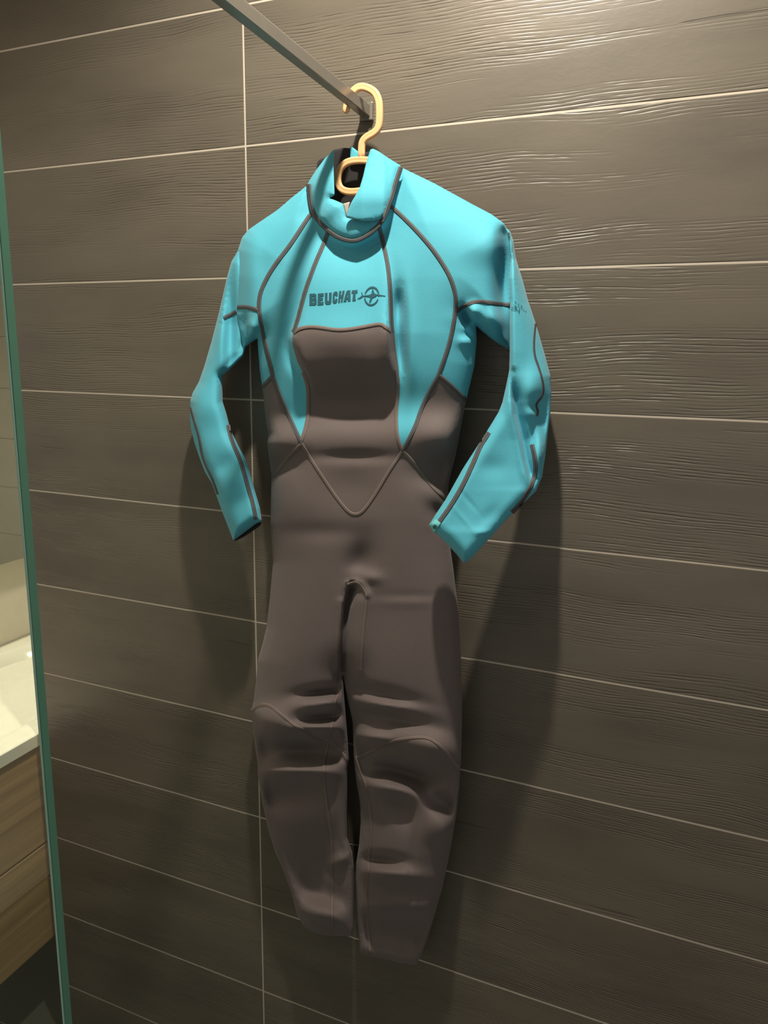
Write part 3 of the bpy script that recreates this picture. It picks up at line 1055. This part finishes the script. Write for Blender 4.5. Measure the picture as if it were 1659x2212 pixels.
def seam(line, q, w, m):
    return under(ribbon('seam', line, q, w, m, suit), suit)


for l in (S2[:11], S3[:13], S4[:8], S11, S12):
    seam(l, body_front, 9.5, M_SEAM)
seam(S5[:7], body_front, 9.5, M_SEAM)
seam(NECK, lambda P: np.maximum(neck_seam_q(P), np.where(P[:, 0] > 826, cr_edge(P) + 0.004, 0)), 10, M_SEAM)
for l in (S2[10:], S3[12:], S7, S8):
    seam(l, body_front, 9, M_SEAM)
for l in (S6, S4[11:], S5[6:], VEE, S9, S10):
    seam(l, body_front, 8, M_SEAMD)
for l in (KL1, KL2, KR):
    seam(l, body_front, 8, M_SEAMD)
for l in (IL, IR1, IR2):
    seam(l, body_front, 6.5, M_SEAMD)
seam([(510, 673), (497, 680), (484, 687)], slv_l_front, 9, M_SEAM)
seam([(411, 880), (420, 913), (430, 944), (434, 974), (441, 999), (459, 1036), (470, 1068)], slv_l_front, 5, M_SEAM)
seam([(493, 918), (495, 932), (502, 956), (517, 989), (527, 1020), (535, 1050), (545, 1083), (553, 1122)], slv_l_front, 9, M_SEAM)
seam([(1056, 934), (1052, 941), (1038, 962), (1025, 994), (1010, 1027), (995, 1057), (975, 1090), (960, 1112), (946, 1131)], slv_r_front, 10, M_SEAM)
seam([(1157, 699), (1153, 735), (1154, 766), (1162, 788), (1171, 816), (1175, 841), (1170, 859), (1161, 869), (1158, 877), (1163, 888), (1160, 899)], slv_r_front, 5, M_SEAM)
seam([(1149, 960), (1155, 988), (1158, 1010), (1153, 1036), (1147, 1051), (1136, 1070), (1123, 1090), (1106, 1107)], slv_r_front, 10, M_SEAM)

# --- printed lettering and emblem on the chest panel
Z = lambda x, y: (640 + x / 7.54, 600 + y / 7.54)


def print_mesh(name, quads, qfun, lift, mat, parent, sub_n=3, offset=None):
    vs, fs = [], []
    for qd in quads:
        a, b, c, d = [np.array(p, float) for p in qd]
        base = len(vs)
        g = np.linspace(0, 1, sub_n + 1)
        P = np.array([(a * (1 - s) + b * s) * (1 - t) + (d * (1 - s) + c * s) * t for t in g for s in g])
        vs += list(at(P[:, 0], P[:, 1], qfun(P) + lift))
        k = sub_n + 1
        for i in range(sub_n):
            for j in range(sub_n):
                fs.append((base + i * k + j, base + i * k + j + 1, base + (i + 1) * k + j + 1, base + (i + 1) * k + j))
    me = bpy.data.meshes.new(name)
    me.from_pydata([tuple(v) for v in vs], [], fs)
    return link(name, me, mat, parent, True)


LET = {
    'B': [(0, 0, .42, 1), (.3, 0, .82, .25), (.3, .37, .84, .62), (.3, .76, .87, 1), (.62, .07, .98, .47), (.64, .52, 1.02, .93)],
    'E': [(0, 0, .44, 1), (.3, 0, 1, .26), (.3, .37, .9, .61), (.3, .74, 1, 1)],
    'U': [(0, 0, .39, .82), (.61, 0, 1, .82), (.06, .68, .94, .90), (.16, .88, .84, .97)],
    'C': [(0, .16, .42, .84), (.12, .04, .9, .28), (.24, .0, .82, .14), (.12, .72, .9, .94), (.24, .88, .82, .99), (.6, .14, 1, .38), (.58, .62, .98, .86)],
    'H': [(0, 0, .40, 1), (.60, 0, 1, 1), (.3, .37, .7, .62)],
    'T': [(0, 0, 1, .28), (.28, .2, .72, 1)],
}
BOX = {'B': [(215, 262), (330, 255), (330, 445), (213, 450)], 'E': [(350, 258), (447, 250), (443, 438), (346, 447)],
       'U': [(466, 248), (577, 240), (570, 435), (466, 442)], 'C': [(596, 232), (677, 220), (668, 408), (590, 425)],
       'H': [(698, 217), (788, 208), (752, 395), (680, 405)], 'T': [(905, 205), (1000, 198), (985, 372), (885, 380)]}


def bil(bx, s, t):
    a, b, c, d = [np.array(p, float) for p in bx]
    return Z(*((a * (1 - s) + b * s) * (1 - t) + (d * (1 - s) + c * s) * t))


quads = []
for ch, rects in LET.items():
    for (s0, t0, s1, t1) in rects:
        quads.append([bil(BOX[ch], s0, t0), bil(BOX[ch], s1, t0), bil(BOX[ch], s1, t1), bil(BOX[ch], s0, t1)])
for q4 in ([(824, 208), (884, 202), (874, 266), (800, 272)], [(802, 262), (840, 262), (814, 388), (768, 392)], [(846, 258), (882, 254), (884, 378), (838, 382)],
           [(800, 318), (860, 312), (862, 348), (792, 354)], [(948, 345), (970, 343), (970, 370), (948, 372)]):
    quads.append([Z(*p) for p in q4])
print_mesh('lettering', quads, body_front, 0.0008, M_INK, body['chest_panel'])
quads = []
for a0, a1, w0, w1 in ((195, 362, 16, 30), (20, 170, 18, 28)):
    an = np.radians(np.linspace(a0, a1, 30))
    for i in range(29):
        ww = [w0 + (w1 - w0) * math.sin(math.pi * k / 29) for k in (i, i + 1)]
        f = lambda a, r, s: Z(1228 + (s * 122 - r) * math.cos(a) - 14 * math.sin(a), 298 + (s * 158 - r) * math.sin(a))
        quads.append([f(an[i], 0, 1), f(an[i + 1], 0, 1), f(an[i + 1], ww[1], 1), f(an[i], ww[0], 1)])
fish = [[(1075, 290), (1180, 280), (1190, 312), (1085, 300)], [(1180, 278), (1250, 255), (1300, 262), (1190, 312)], [(1190, 306), (1300, 258), (1306, 290), (1215, 350)],
        [(1225, 262), (1236, 185), (1262, 220), (1275, 262)], [(1236, 183), (1250, 190), (1266, 222), (1250, 230)], [(1205, 335), (1250, 310), (1210, 402), (1186, 398)],
        [(1298, 268), (1452, 290), (1448, 302), (1300, 286)], [(1058, 224), (1070, 240), (1090, 296), (1070, 300)], [(1078, 284), (1096, 300), (1040, 338), (1018, 330)],
        [(1040, 338), (1024, 326), (990, 338), (1000, 346)], [(1230, 318), (1310, 285), (1300, 305), (1240, 330)]]
quads += [[Z(*p) for p in f4] for f4 in fish]
print_mesh('swordfish_emblem', quads, body_front, 0.0008, M_INK, body['chest_panel'], 2)

# --- small print on the outer sleeve and the cuff label
Y = lambda x, y: (1080 + x / 11.85, 620 + y / 11.85)
ink = [[(290, 520), (340, 520)], [(285, 575), (335, 580)], [(350, 462), (405, 480), (385, 530), (350, 515)], [(395, 500), (400, 560), (385, 590), (345, 570)],
       [(430, 490), (420, 560), (445, 600), (500, 600)], [(500, 545), (490, 670)], [(460, 485), (560, 560), (685, 635)], [(375, 395), (385, 360), (410, 410), (420, 385)],
       [(490, 415), (465, 430), (475, 470), (490, 475)], [(545, 455), (545, 515), (570, 515), (560, 485)]]
par = right['sleeve']
quads = []
for i, l in enumerate(ink):
    wd = 9.0 if i in (7, 8, 9) else (7.0 if i == 6 else 13.0)
    for a, b in zip(l[:-1], l[1:]):
        a, b = np.array(a, float), np.array(b, float)
        t = (b - a) / np.hypot(*(b - a))
        nn = np.array([-t[1], t[0]]) * wd / 2
        quads.append([Y(*(a + nn - t * 2)), Y(*(b + nn + t * 2)), Y(*(b - nn + t * 2)), Y(*(a - nn - t * 2))])
print_mesh('sleeve_print', quads, slv_r_front, 0.0011, M_INK, par, 2)
TG = [(927, 1134), (942, 1121), (952, 1130), (937, 1151)]
tg = print_mesh('cuff_label', [TG], slv_r_front, 0.0022, M_TAG, par, 4)
quads = []
for i in range(16):
    f = lambda k, r: (939 + r * math.cos(k * math.pi / 8), 1138 + r * 1.15 * math.sin(k * math.pi / 8))
    quads.append([f(i, 4.2), f(i + 1, 4.2), f(i + 1, 3.1), f(i, 3.1)])
quads.append([(938, 1135), (940, 1135), (940, 1141), (938, 1141)])
quads.append([(936.6, 1137.6), (941.5, 1136.6), (941.5, 1138.4), (936.6, 1139.2)])
print_mesh('cuff_label_emblem', quads, slv_r_front, 0.0027, M_INK, par, 1)
